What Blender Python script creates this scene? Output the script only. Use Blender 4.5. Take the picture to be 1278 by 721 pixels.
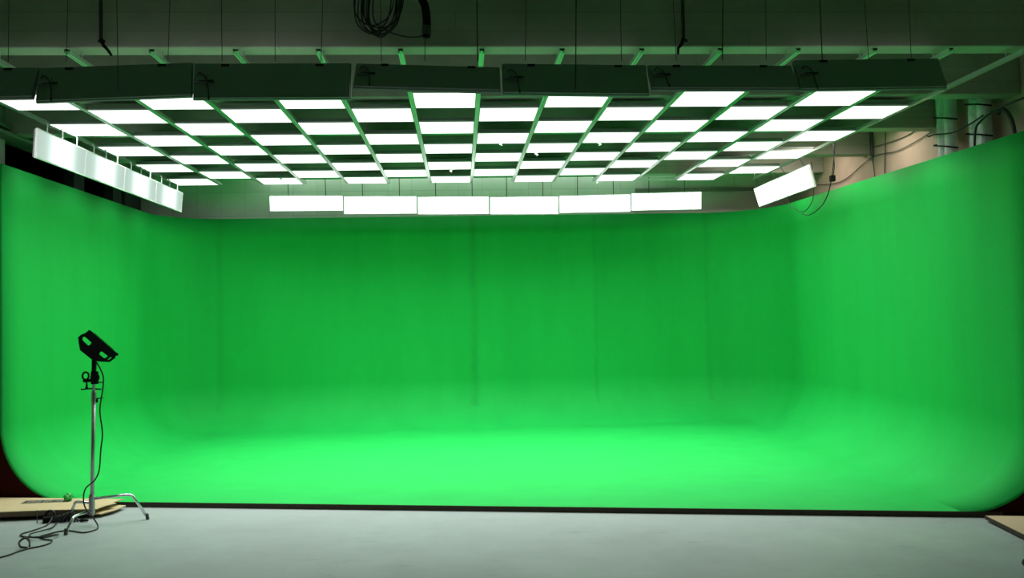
import bpy, bmesh, math, random
from mathutils import Vector, Matrix

# ------------------------------------------------------------------ clear
for o in list(bpy.data.objects):
    bpy.data.objects.remove(o, do_unlink=True)
S = bpy.context.scene
C = S.collection
random.seed(7)
PI = math.pi

# ------------------------------------------------------------------ camera
YAW, PITCH, ROLL = 0.0585, 0.0306, -0.0194
CAM_H = 1.83
F = Vector((math.sin(YAW) * math.cos(PITCH), math.cos(YAW) * math.cos(PITCH), math.sin(PITCH)))
R0 = Vector((math.cos(YAW), -math.sin(YAW), 0))
U0 = R0.cross(F)
Rt = math.cos(ROLL) * R0 + math.sin(ROLL) * U0
Up = -math.sin(ROLL) * R0 + math.cos(ROLL) * U0
cd = bpy.data.cameras.new('camera')
cd.sensor_width = 36
cd.lens = 1100 / 1278 * 36
cd.clip_end = 200
cam = bpy.data.objects.new('camera', cd)
C.objects.link(cam)
M = Matrix((Rt, Up, -F)).transposed().to_4x4()
M.translation = Vector((0, 0, CAM_H))
cam.matrix_world = M
S.camera = cam

# ------------------------------------------------------------------ world, exposure, lamp strengths
w = bpy.data.worlds.new('world')
S.world = w
w.use_nodes = True
w.node_tree.nodes['Background'].inputs[0].default_value = (0.02, 0.022, 0.025, 1)
w.node_tree.nodes['Background'].inputs[1].default_value = 1.0
S.view_settings.view_transform = 'Standard'
S.view_settings.look = 'None'
S.view_settings.gamma = 1
S.view_settings.use_curve_mapping = False
S.view_settings.exposure = 0.0
CEIL_LIGHT = 2.15       # ceiling tiles
CEIL_WATT = 6.2        # directional light sent down by each ceiling tile
CEIL_SPREAD = 115
SIDE_LIGHT = 3.8       # rear row and right-hand hanging panels
FRONT_LIGHT = 1.2      # front row, seen from behind
LEFT_LIGHT = 2.8       # hot centre of the left row
ROOM_WATT = 14.0       # warm room lamp between the beams on the right
REAR_FILL_WATT = 14.0       # unseen fill lamp added behind the last beam for the back wall

# ------------------------------------------------------------------ materials
def nt(name):
    m = bpy.data.materials.new(name)
    m.use_nodes = True
    n = m.node_tree
    return m, n, n.nodes['Principled BSDF']

def plain(name, col, rough=0.6, metal=0.0, noise=0.0, nscale=8.0, bump=0.0, spec=None):
    m, n, b = nt(name)
    b.inputs['Base Color'].default_value = (*col, 1)
    b.inputs['Roughness'].default_value = rough
    b.inputs['Metallic'].default_value = metal
    if spec is not None:
        b.inputs['Specular IOR Level'].default_value = spec
    if noise or bump:
        tc = n.nodes.new('ShaderNodeTexCoord')
        no = n.nodes.new('ShaderNodeTexNoise')
        no.inputs['Scale'].default_value = nscale
        no.inputs['Detail'].default_value = 5
        n.links.new(tc.outputs['Object'], no.inputs['Vector'])
        if noise:
            mx = n.nodes.new('ShaderNodeMix'); mx.data_type = 'RGBA'
            mx.inputs['A'].default_value = (*[c * (1 - noise) for c in col], 1)
            mx.inputs['B'].default_value = (*[min(1, c * (1 + noise)) for c in col], 1)
            n.links.new(no.outputs['Fac'], mx.inputs['Factor'])
            n.links.new(mx.outputs['Result'], b.inputs['Base Color'])
        if bump:
            bp = n.nodes.new('ShaderNodeBump')
            bp.inputs['Strength'].default_value = bump
            bp.inputs['Distance'].default_value = 0.02
            n.links.new(no.outputs['Fac'], bp.inputs['Height'])
            n.links.new(bp.outputs['Normal'], b.inputs['Normal'])
    return m

def concrete(name, col, axis='xz', bw=0.4, bh=0.4, mortar=0.006, offset=0.0, dark=0.7, vary=0.12, stains=0.15):
    """concrete with cast or laid joints (brick texture on two of the object axes)"""
    m, n, b = nt(name)
    b.inputs['Roughness'].default_value = 0.85
    b.inputs['Specular IOR Level'].default_value = 0.2
    tc = n.nodes.new('ShaderNodeTexCoord')
    sp = n.nodes.new('ShaderNodeSeparateXYZ')
    cb = n.nodes.new('ShaderNodeCombineXYZ')
    n.links.new(tc.outputs['Object'], sp.inputs[0])
    n.links.new(sp.outputs[axis[0].upper()], cb.inputs['X'])
    n.links.new(sp.outputs[axis[1].upper()], cb.inputs['Y'])
    br = n.nodes.new('ShaderNodeTexBrick')
    br.offset = offset
    br.inputs['Scale'].default_value = 1
    br.inputs['Brick Width'].default_value = bw
    br.inputs['Row Height'].default_value = bh
    br.inputs['Mortar Size'].default_value = mortar
    br.inputs['Mortar Smooth'].default_value = 0.3
    br.inputs['Color1'].default_value = (*[c * (1 - vary) for c in col], 1)
    br.inputs['Color2'].default_value = (*[c * (1 + vary) for c in col], 1)
    br.inputs['Mortar'].default_value = (*[c * dark for c in col], 1)
    n.links.new(cb.outputs[0], br.inputs['Vector'])
    no = n.nodes.new('ShaderNodeTexNoise')
    no.inputs['Scale'].default_value = 1.7
    no.inputs['Detail'].default_value = 7
    no.inputs['Roughness'].default_value = 0.65
    n.links.new(tc.outputs['Object'], no.inputs['Vector'])
    mr = n.nodes.new('ShaderNodeMapRange')
    mr.inputs['From Min'].default_value = 0.3
    mr.inputs['From Max'].default_value = 0.7
    mr.inputs['To Min'].default_value = 1 - stains
    mr.inputs['To Max'].default_value = 1 + stains
    n.links.new(no.outputs['Fac'], mr.inputs['Value'])
    vm = n.nodes.new('ShaderNodeVectorMath'); vm.operation = 'SCALE'
    n.links.new(br.outputs['Color'], vm.inputs[0])
    n.links.new(mr.outputs[0], vm.inputs['Scale'])
    n.links.new(vm.outputs[0], b.inputs['Base Color'])
    bp = n.nodes.new('ShaderNodeBump')
    bp.inputs['Strength'].default_value = 0.25
    bp.inputs['Distance'].default_value = 0.01
    n.links.new(no.outputs['Fac'], bp.inputs['Height'])
    n.links.new(bp.outputs['Normal'], b.inputs['Normal'])
    return m

def floor_material():
    m, n, b = nt('floor_paint')
    tc = n.nodes.new('ShaderNodeTexCoord')
    no = n.nodes.new('ShaderNodeTexNoise')
    no.inputs['Scale'].default_value = 0.9
    no.inputs['Detail'].default_value = 8
    no.inputs['Roughness'].default_value = 0.6
    n.links.new(tc.outputs['Object'], no.inputs['Vector'])
    cr = n.nodes.new('ShaderNodeValToRGB')
    cr.color_ramp.elements[0].position = 0.3
    cr.color_ramp.elements[0].color = (0.285, 0.33, 0.315, 1)
    cr.color_ramp.elements[1].position = 0.7
    cr.color_ramp.elements[1].color = (0.355, 0.405, 0.395, 1)
    n.links.new(no.outputs['Fac'], cr.inputs['Fac'])
    # small scuffs
    n2 = n.nodes.new('ShaderNodeTexNoise')
    n2.inputs['Scale'].default_value = 2.3
    n2.inputs['Detail'].default_value = 12
    n2.inputs['Roughness'].default_value = 0.75
    mp = n.nodes.new('ShaderNodeMapping')
    mp.inputs['Scale'].default_value = (0.8, 2.0, 1)
    n.links.new(tc.outputs['Object'], mp.inputs[0])
    n.links.new(mp.outputs[0], n2.inputs['Vector'])
    r2 = n.nodes.new('ShaderNodeValToRGB')
    r2.color_ramp.elements[0].position = 0.33
    r2.color_ramp.elements[0].color = (0.78, 0.78, 0.78, 1)
    r2.color_ramp.elements[1].position = 0.43
    r2.color_ramp.elements[1].color = (1, 1, 1, 1)
    n.links.new(n2.outputs['Fac'], r2.inputs['Fac'])
    mx = n.nodes.new('ShaderNodeMix'); mx.data_type = 'RGBA'; mx.blend_type = 'MULTIPLY'
    mx.inputs['Factor'].default_value = 1
    n.links.new(cr.outputs['Color'], mx.inputs['A'])
    n.links.new(r2.outputs['Color'], mx.inputs['B'])
    n.links.new(mx.outputs['Result'], b.inputs['Base Color'])
    mr = n.nodes.new('ShaderNodeMapRange')
    mr.inputs['From Min'].default_value = 0.35
    mr.inputs['From Max'].default_value = 0.65
    mr.inputs['To Min'].default_value = 0.62
    mr.inputs['To Max'].default_value = 0.42
    n.links.new(no.outputs['Fac'], mr.inputs['Value'])
    n.links.new(mr.outputs[0], b.inputs['Roughness'])
    b.inputs['Specular IOR Level'].default_value = 0.35
    return m

def green_material():
    m, n, b = nt('chroma_green')
    b.inputs['Roughness'].default_value = 0.75
    b.inputs['Specular IOR Level'].default_value = 0.25
    tc = n.nodes.new('ShaderNodeTexCoord')
    mp = n.nodes.new('ShaderNodeMapping')
    mp.inputs['Scale'].default_value = (2.2, 2.2, 0.28)
    n.links.new(tc.outputs['Object'], mp.inputs[0])
    no = n.nodes.new('ShaderNodeTexNoise')
    no.inputs['Scale'].default_value = 1.0
    no.inputs['Detail'].default_value = 6
    no.inputs['Roughness'].default_value = 0.6
    n.links.new(mp.outputs[0], no.inputs['Vector'])
    cr = n.nodes.new('ShaderNodeValToRGB')
    cr.color_ramp.elements[0].position = 0.32
    cr.color_ramp.elements[0].color = (0.004, 0.40, 0.060, 1)
    cr.color_ramp.elements[1].position = 0.62
    cr.color_ramp.elements[1].color = (0.006, 0.44, 0.068, 1)
    n.links.new(no.outputs['Fac'], cr.inputs['Fac'])
    sp = n.nodes.new('ShaderNodeSeparateXYZ')
    n.links.new(tc.outputs['Object'], sp.inputs[0])
    # board seams of the back wall: thin slightly dirty lines
    prev = cr.outputs['Color']
    def math_(op, a, bb=None, c=None):
        q = n.nodes.new('ShaderNodeMath'); q.operation = op
        for i, v in enumerate((a, bb, c)):
            if v is None: continue
            if isinstance(v, (int, float)): q.inputs[i].default_value = v
            else: n.links.new(v, q.inputs[i])
        return q.outputs[0]
    n3 = n.nodes.new('ShaderNodeTexNoise')
    n3.inputs['Scale'].default_value = 2.5
    n3.inputs['Detail'].default_value = 4
    n.links.new(tc.outputs['Object'], n3.inputs['Vector'])
    wob = math_('MULTIPLY_ADD', n3.outputs['Fac'], 0.12, -0.06)
    back = math_('GREATER_THAN', sp.outputs['Y'], 13.9)
    hi = math_('GREATER_THAN', sp.outputs['Z'], 0.35)
    for sx, wd, st in ((-3.97, 0.08, 0.15), (0.22, 0.10, 0.28), (2.28, 0.06, 0.18), (4.2, 0.07, 0.15), (-1.9, 0.04, 0.05)):
        dx = math_('ABSOLUTE', math_('SUBTRACT', math_('ADD', sp.outputs['X'], wob), sx))
        f_ = math_('SUBTRACT', 1.0, math_('DIVIDE', dx, wd))
        f_ = math_('MAXIMUM', f_, 0.0)
        f_ = math_('MULTIPLY', math_('MULTIPLY', f_, back), math_('MULTIPLY', hi, st))
        f_ = math_('MULTIPLY', f_, math_('MULTIPLY_ADD', n3.outputs['Fac'], 1.6, 0.1))
        mx = n.nodes.new('ShaderNodeMix'); mx.data_type = 'RGBA'
        n.links.new(f_, mx.inputs['Factor'])
        n.links.new(prev, mx.inputs['A'])
        mx.inputs['B'].default_value = (0.004, 0.10, 0.02, 1)
        prev = mx.outputs['Result']
    n.links.new(prev, b.inputs['Base Color'])
    return m

def emitter(name, col, strength, edge=None, length=1.15):
    """white diffuser lit from inside; with edge set, the light is strongest at the middle of its length (local x)"""
    m = bpy.data.materials.new(name); m.use_nodes = True
    n = m.node_tree
    n.nodes.clear()
    out = n.nodes.new('ShaderNodeOutputMaterial')
    e = n.nodes.new('ShaderNodeEmission')
    e.inputs['Color'].default_value = (*col, 1)
    e.inputs['Strength'].default_value = strength
    n.links.new(e.outputs[0], out.inputs[0])
    if edge is not None:
        tc = n.nodes.new('ShaderNodeTexCoord')
        sp = n.nodes.new('ShaderNodeSeparateXYZ')
        n.links.new(tc.outputs['Object'], sp.inputs[0])
        def mth(op, a, bb=None):
            q = n.nodes.new('ShaderNodeMath'); q.operation = op
            for i, v in enumerate((a, bb)):
                if v is None: continue
                if isinstance(v, (int, float)): q.inputs[i].default_value = v
                else: n.links.new(v, q.inputs[i])
            return q.outputs[0]
        s1 = mth('DIVIDE', sp.outputs['X'], length * 0.13)
        g = mth('POWER', 2.718, mth('MULTIPLY', mth('MULTIPLY', s1, s1), -0.5))
        n.links.new(mth('ADD', mth('MULTIPLY', g, strength - edge), edge), e.inputs['Strength'])
    return m

MAT = dict(
    green=green_material(),
    floor=floor_material(),
    beam=concrete('beam_concrete', (0.46, 0.44, 0.39), 'xz', 3.9, 0.155, 0.003, 0.37, 0.72, 0.05, 0.12),
    slab=concrete('slab_concrete', (0.42, 0.41, 0.37), 'xy', 2.4, 1.2, 0.005),
    back=concrete('block_wall', (0.72, 0.74, 0.68), 'xz', 0.4, 0.4, 0.006, 0.0, 0.82, 0.04, 0.08),
    right=concrete('pink_plaster', (0.62, 0.46, 0.38), 'yz', 9.0, 9.0, 0.0, 0.0, 1.0, 0.02, 0.10),
    left=concrete('left_plaster', (0.46, 0.46, 0.43), 'yz', 9.0, 9.0, 0.0, 0.0, 1.0, 0.02, 0.10),
    board=plain('beige_board', (0.56, 0.55, 0.48), 0.8, noise=0.08, nscale=3),
    ledge=plain('ledge_metal', (0.22, 0.22, 0.20), 0.7),
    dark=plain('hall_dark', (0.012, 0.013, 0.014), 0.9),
    post=plain('post_grey', (0.05, 0.055, 0.055), 0.7),
    edge_beam=plain('green_grey_steel', (0.22, 0.24, 0.2), 0.6, noise=0.1),
    zinc=plain('galvanised_steel', (0.78, 0.80, 0.78), 0.33, 0.75, noise=0.06, nscale=30),
    zinc_dark=plain('channel_slot', (0.28, 0.29, 0.28), 0.5, 0.8),
    housing=plain('lamp_housing', (0.25, 0.27, 0.26), 0.55, 0.2),
    frame=plain('lamp_frame', (0.75, 0.77, 0.76), 0.5),
    black=plain('black_rubber', (0.006, 0.006, 0.006), 0.8, spec=0.15),
    blackmetal=plain('black_metal', (0.008, 0.008, 0.009), 0.6, 0.0, spec=0.2),
    cable=plain('black_cable', (0.012, 0.012, 0.012), 0.5),
    darkwire=plain('dark_wire', (0.03, 0.032, 0.03), 0.6),
    greycable=plain('grey_cable', (0.06, 0.06, 0.055), 0.55),
    chrome=plain('chrome_steel', (0.70, 0.71, 0.72), 0.22, 1.0),
    pole=plain('worn_chrome', (0.42, 0.43, 0.43), 0.34, 0.9),
    maroon=plain('maroon_plywood', (0.030, 0.0025, 0.0015), 0.9, spec=0.08),
    edgewood=plain('dark_plywood_edge', (0.045, 0.030, 0.018), 0.8, noise=0.3, nscale=20),
    card=plain('cardboard', (0.52, 0.42, 0.235), 0.85, noise=0.08, nscale=6),
    carddark=plain('cardboard_edge', (0.16, 0.105, 0.065), 0.9, noise=0.2, nscale=40),
    ply=plain('plywood', (0.60, 0.45, 0.29), 0.75, noise=0.12, nscale=4),
    print_=plain('black_print', (0.03, 0.032, 0.028), 0.8),
    glyph=plain('pale_print', (0.42, 0.36, 0.27), 0.8),
    tape=plain('green_tape', (0.03, 0.42, 0.08), 0.25, noise=0.35, nscale=30, bump=0.6),
    wrap=plain('silver_wrap', (0.80, 0.86, 0.82), 0.25, 0.1, noise=0.2, nscale=14, bump=0.9),
    film=plain('clear_film', (0.75, 0.85, 0.8), 0.3),
    bag=plain('black_canvas', (0.010, 0.010, 0.011), 0.9, bump=0.4, nscale=60),
    rust=plain('dark_conduit', (0.03, 0.034, 0.03), 0.6),
    led=emitter('led_diffuser', (0.96, 1.0, 0.96), CEIL_LIGHT),
    led_side=emitter('led_diffuser_side', (0.97, 1.0, 0.97), SIDE_LIGHT),
    led_front=emitter('led_diffuser_front', (0.97, 1.0, 0.97), FRONT_LIGHT),
    led_left=emitter('led_diffuser_left', (0.78, 1.0, 0.88), LEFT_LIGHT, 0.66),
)

# ------------------------------------------------------------------ helpers
def obj(name, bm, mat, parent=None, smooth=False):
    me = bpy.data.meshes.new(name)
    bmesh.ops.recalc_face_normals(bm, faces=bm.faces)
    bm.to_mesh(me); bm.free()
    me.materials.append(MAT[mat] if isinstance(mat, str) else mat)
    if smooth:
        for p in me.polygons: p.use_smooth = True
    o = bpy.data.objects.new(name, me)
    C.objects.link(o)
    if parent is not None: o.parent = parent
    return o

def tag(o, label, cat, group=None, kind=None):
    o['label'] = label; o['category'] = cat
    if group: o['group'] = group
    o['kind'] = kind or 'thing'
    return o

def thing(name, label, cat, loc=(0, 0, 0), rot=(0, 0, 0), group=None):
    o = bpy.data.objects.new(name, None)
    o.empty_display_size = 0.1
    C.objects.link(o)
    o.location = loc; o.rotation_euler = rot
    return tag(o, label, cat, group)

def dup(root, loc, label, rot=None):
    r = root.copy(); C.objects.link(r); r.location = loc
    if rot is not None: r.rotation_euler = rot
    r['label'] = label
    for ch in list(root.children):
        c = ch.copy(); C.objects.link(c); c.parent = r
        for g in list(ch.children):
            d = g.copy(); C.objects.link(d); d.parent = c
    return r

def struct(name, bm, mat):
    o = obj(name, bm, mat)
    o['kind'] = 'structure'
    return o

def box(bm, x0, x1, y0, y1, z0, z1, mat=None):
    vs = [bm.verts.new((x, y, z)) for x in (x0, x1) for y in (y0, y1) for z in (z0, z1)]
    for f in ((0, 1, 3, 2), (4, 6, 7, 5), (0, 4, 5, 1), (2, 3, 7, 6), (0, 2, 6, 4), (1, 5, 7, 3)):
        bm.faces.new([vs[i] for i in f])
    if mat is not None:
        bmesh.ops.transform(bm, matrix=mat, verts=vs)
    return vs

def bx(*a):
    bm = bmesh.new(); box(bm, *a); return bm

def bevel(o, wd=0.004, seg=2):
    m = o.modifiers.new('bevel', 'BEVEL'); m.width = wd; m.segments = seg
    m.limit_method = 'ANGLE'
    return o

def smooth_path(pts, sub=8):
    """Catmull-Rom through the points"""
    P = [Vector(p) for p in pts]
    out = []
    for i in range(len(P) - 1):
        p0 = P[max(0, i - 1)]; p1 = P[i]; p2 = P[i + 1]; p3 = P[min(len(P) - 1, i + 2)]
        for k in range(sub):
            t = k / sub
            out.append(0.5 * ((2 * p1) + (p2 - p0) * t + (2 * p0 - 5 * p1 + 4 * p2 - p3) * t * t
                              + (3 * p1 - p0 - 3 * p2 + p3) * t ** 3))
    out.append(P[-1])
    return out

def tube(bm, pts, r, n=8, cap=True):
    """r: radius or list of radii"""
    P = [Vector(p) for p in pts]
    rs = r if isinstance(r, (list, tuple)) else [r] * len(P)
    rings = []
    up = None
    for i, p in enumerate(P):
        t = (P[min(i + 1, len(P) - 1)] - P[max(i - 1, 0)])
        if t.length < 1e-9: t = Vector((0, 0, 1))
        t.normalize()
        if up is None:
            up = Vector((0, 0, 1)) if abs(t.z) < 0.9 else Vector((0, 1, 0))
        a = t.cross(up)
        if a.length < 1e-6: a = t.cross(Vector((1, 0, 0)))
        a.normalize(); b = a.cross(t).normalized(); up = b
        rings.append([bm.verts.new(p + rs[i] * (math.cos(2 * PI * k / n) * a + math.sin(2 * PI * k / n) * b)) for k in range(n)])
    for A, B in zip(rings, rings[1:]):
        for k in range(n):
            bm.faces.new((A[k], A[(k + 1) % n], B[(k + 1) % n], B[k]))
    if cap:
        bm.faces.new(rings[0][::-1]); bm.faces.new(rings[-1])

def tb(pts, r, n=8):
    bm = bmesh.new(); tube(bm, pts, r, n); return bm

def extrude_outline(name, loops, y0, y1, mat, parent=None, bev=0.0):
    """a flat plate with holes: loops of (x, z); first is the outline, extruded from y0 to y1"""
    cu = bpy.data.curves.new(name, 'CURVE')
    cu.dimensions = '2D'; cu.fill_mode = 'BOTH'
    cu.extrude = abs(y1 - y0) / 2
    cu.bevel_depth = bev
    for lp in loops:
        s = cu.splines.new('POLY'); s.points.add(len(lp) - 1)
        for i, (x, z) in enumerate(lp): s.points[i].co = (x, z, 0, 1)
        s.use_cyclic_u = True
    tmp = bpy.data.objects.new(name + '_tmp', cu)
    C.objects.link(tmp)
    bpy.context.view_layer.update()
    dg = bpy.context.evaluated_depsgraph_get()
    me = bpy.data.meshes.new_from_object(tmp.evaluated_get(dg))
    bpy.data.objects.remove(tmp, do_unlink=True)
    # (x, y, z) of the curve -> (x, depth, z)
    me.transform(Matrix(((1, 0, 0, 0), (0, 0, -1, (y0 + y1) / 2), (0, 1, 0, 0), (0, 0, 0, 1))))
    me.name = name
    me.materials.clear(); me.materials.append(MAT[mat])
    o = bpy.data.objects.new(name, me); C.objects.link(o)
    if parent is not None: o.parent = parent
    return o

# ================================================================== STRUCTURE
XL, XR, YB, YF = -5.3, 5.9, 15.06, -4.0
ZB = 4.05                # underside of the ceiling beams
ZS = 4.75                # underside of the slab
struct('floor', bx(-9.2, 6.2, YF, 15.3, -0.2, 0), 'floor')
struct('ceiling', bx(-9.2, 6.2, YF, 15.3, ZS, ZS + 0.2), 'slab')
struct('wall_back', bx(-9.2, 6.2, YB, YB + 0.2, 0, ZS), 'back')
struct('wall_right', bx(XR, XR + 0.2, YF, YB, 0, ZS), 'right')
struct('wall_rear', bx(-9.2, 6.2, YF - 0.2, YF, 0, ZS), 'left')
bm = bmesh.new()
box(bm, XL - 0.2, XL, YF, 10.6, 0, ZS)
struct('wall_left', bm, 'left')
# side opening to an unlit hall; its darkness is put into near-black walls
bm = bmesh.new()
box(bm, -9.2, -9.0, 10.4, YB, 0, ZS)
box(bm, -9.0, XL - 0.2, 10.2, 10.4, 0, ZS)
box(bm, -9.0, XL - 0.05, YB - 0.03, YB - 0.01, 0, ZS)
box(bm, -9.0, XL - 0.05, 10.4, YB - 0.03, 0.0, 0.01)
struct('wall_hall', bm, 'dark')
bm = bmesh.new(); box(bm, XL - 0.18, XL, 10.6, YB, ZB - 0.01, ZS)
struct('trim_1', bm, 'beam')                     # lintel over the side opening
bm = bmesh.new()
box(bm, XL - 0.16, XL - 0.02, 12.5, 12.83, 0, ZB - 0.01)
struct('trim_2', bm, 'post')
bm = bmesh.new()
box(bm, XL - 0.16, XL - 0.02, 13.87, 14.2, 0, ZB - 0.01)
struct('trim_3', bm, 'post')
bm = bmesh.new(); box(bm, XL - 0.16, XL - 0.02, 14.35, YB, 0, ZB - 0.01)
struct('trim_4', bm, 'post')
# long steel edge beam with a bottom flange along the left
bm = bmesh.new()
box(bm, XL + 0.01, XL + 0.06, 7.6, YB - 0.02, ZB, ZB + 0.45)
box(bm, XL + 0.01, XL + 0.20, 7.6, YB - 0.02, ZB - 0.05, ZB - 0.012)
box(bm, XL + 0.01, XL + 0.13, 7.6, YB - 0.02, ZB + 0.05, ZB + 0.09)
struct('trim_5', bm, 'edge_beam')
# concrete ceiling beams
BEAMS = [4.0, 5.6, 7.20, 8.84, 10.5, 12.25, 13.86]
for i, y in enumerate(BEAMS):
    bm = bmesh.new()
    box(bm, XL + 0.0, XR, y, y + 0.22, ZB, ZS)
    o = struct('trim_%d' % (6 + i), bm, 'beam')
    bevel(o, 0.012, 2)
# ledge and board low on the back wall, right
struct('trim_13', bx(3.05, XR, YB - 0.05, YB, 3.93, 3.985), 'ledge')
struct('trim_14', bx(3.05, XR, YB - 0.03, YB, 2.4, 3.90), 'board')
# conduit where the fourth beam meets the right wall
struct('trim_15', tb([(XR - 0.04, 12.12, 4.0), (XR - 0.04, 12.12, ZS)], 0.026), 'greycable')

# ================================================================== GREEN SCREEN CYCLORAMA
ZF, ZTOP = 0.036, 3.53
def front_y(x): return 8.39 - 0.2025 * x
LFX, LBX, RFX, RBX, BY = -4.71, -4.83, 5.09, 5.25, 14.84
LFZ, RFZ = 3.50, 3.40                              # the top edge sags towards the front corners
RL, RR = 1.0, 1.25                                # plan corner radii
RC = 0.76                                         # cove radius
cyc = thing('green_screen', 'large bright green infinity cove filling the studio, curved wall meeting green floor', 'green screen', (0, 0, 0))
def cyc_station(t):
    """t in 0..N: wall path point function of inward offset s"""
    pass
prof = []                                         # (inward offset, height)
for k in range(33):
    a = PI / 2 * k / 32
    prof.append((RC - RC * math.sin(a), ZF + RC - RC * math.cos(a)))
for z in (1.2, 1.7, 2.2, 2.7, 3.2, ZTOP):
    prof.append((0.0, z))
stations = []                                     # each: function s -> (x, y)
NS = 12
for i in range(NS):                               # left side wall, front to back
    t = i / NS
    def st(s, t=t):
        x = (LFX + (LBX - LFX) * t) + s
        y0 = front_y(LFX + s); y1 = BY - RL
        return (x, y0 + (y1 - y0) * t)
    stations.append(st)
NCN = 16
for i in range(NCN + 1):                          # back left corner
    a = PI - PI / 2 * i / NCN
    def st(s, a=a):
        return (LBX + RL + (RL - s) * math.cos(a), BY - RL + (RL - s) * math.sin(a))
    stations.append(st)
for i in range(1, 16):
    t = i / 16
    def st(s, t=t):
        return (LBX + RL + (RBX - RR - LBX - RL) * t, BY - s)
    stations.append(st)
for i in range(NCN + 1):
    a = PI / 2 - PI / 2 * i / NCN
    def st(s, a=a):
        return (RBX - RR + (RR - s) * math.cos(a), BY - RR + (RR - s) * math.sin(a))
    stations.append(st)
for i in range(1, NS + 1):
    t = i / NS
    def st(s, t=t):
        x = (RBX + (RFX - RBX) * t) - s
        y0 = BY - RR; y1 = front_y(RFX - s)
        return (x, y0 + (y1 - y0) * t)
    stations.append(st)
bm = bmesh.new()
grid = []
def top_scale(z, zt):
    return z if z <= 0.82 else 0.82 + (z - 0.82) * (zt - 0.82) / (ZTOP - 0.82)
for st in stations:
    col = []
    for s, z in prof:
        x, y = st(s)
        if x < 0: z = top_scale(z, ZTOP + (LFZ - ZTOP) * max(0, (BY - RL - y) / (BY - RL - front_y(LFX))))
        else: z = top_scale(z, ZTOP + (RFZ - ZTOP) * max(0, (BY - RR - y) / (BY - RR - front_y(RFX))))
        col.append(bm.verts.new((x, y, z)))
    grid.append(col)
for A, B in zip(grid, grid[1:]):
    for k in range(len(prof) - 1):
        bm.faces.new((A[k], B[k], B[k + 1], A[k + 1]))

backdrop = obj('backdrop', bm, 'green', cyc, smooth=True)
bm = bmesh.new(); bm.from_mesh(backdrop.data)
bm.verts.ensure_lookup_table()
npf = len(prof)
fl = bm.faces.new([bm.verts.new(bm.verts[i * npf].co.copy()) if False else bm.verts[i * npf] for i in range(len(grid))])   # the flat green floor
fl.smooth = False
bmesh.ops.recalc_face_normals(bm, faces=bm.faces)
bm.to_mesh(backdrop.data); bm.free()
sm = backdrop.modifiers.new('thick', 'SOLIDIFY'); sm.thickness = 0.03; sm.offset = 0
# dark plywood edge under the front of the stage
def strip_front(x0, x1, z0, z1, d0, d1, n=1):
    bm = bmesh.new()
    a = [(x0, front_y(x0) - d0), (x1, front_y(x1) - d0), (x1, front_y(x1) + d1), (x0, front_y(x0) + d1)]
    lo = [bm.verts.new((x, y, z0)) for x, y in a]; hi = [bm.verts.new((x, y, z1)) for x, y in a]
    bm.faces.new(lo[::-1]); bm.faces.new(hi)
    for i in range(4): bm.faces.new((lo[i], lo[(i + 1) % 4], hi[(i + 1) % 4], hi[i]))
    return bm
e = obj('front_edge', strip_front(-4.20, 4.66, 0.002, 0.0500, 0.008, 0.0), 'edgewood', cyc)
e['label'] = 'dark brown plywood edge'
# maroon end panels outside the cove curve (left and right)
def end_panel(sign):
    bm = bmesh.new()
    xw = LFX if sign < 0 else RFX
    out = 0.24 if sign < 0 else 0.30
    pts = []
    for s, z in prof:
        z = top_scale(z, LFZ if sign < 0 else RFZ)
        pts.append((xw - sign * s + sign * 0.016 * (1 if z > 0.84 else s / RC * 0 + 1), z - 0.005 if s > 0.3 else z))
    # the panel fills between the curve and a plain outer edge, quad by quad
    inner = pts
    outer = []
    for k, (x, z) in enumerate(pts):
        if k <= 16: outer.append((x, 0.003))
        else: outer.append((xw + sign * out, z))
    rows = []
    for (x, z), (xo, zo) in zip(inner, outer):
        rows.append([bm.verts.new((x, front_y(x) - 0.002, z)), bm.verts.new((xo, front_y(xo) - 0.002, zo)),
                     bm.verts.new((xo, front_y(xo) + 0.035, zo)), bm.verts.new((x, front_y(x) + 0.035, z))])
    def skin(A, B):
        for q in range(4): bm.faces.new((A[q], A[(q + 1) % 4], B[(q + 1) % 4], B[q]))
    for k in range(len(rows) - 1):
        if k == 16:
            # corner piece at the foot
            xo = xw + sign * out
            cnr = [rows[16][0], bm.verts.new((xo, front_y(xo) - 0.002, 0.003)), bm.verts.new((xo, front_y(xo) + 0.035, 0.003)), rows[16][3]]
            for A, B in ((rows[16], cnr), (cnr, rows[17])):
                for q in range(4):
                    fv = []
                    for v_ in (A[q], A[(q + 1) % 4], B[(q + 1) % 4], B[q]):
                        if v_ not in fv: fv.append(v_)
                    if len(fv) > 2: bm.faces.new(fv)
        else:
            skin(rows[k], rows[k + 1])
    bm.faces.new(rows[0]); bm.faces.new(rows[-1][::-1])
    o = obj('end_panel', bm, 'maroon', cyc)
    o['label'] = 'dark maroon end panel outside the cove curve'
end_panel(-1); end_panel(1)

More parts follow.
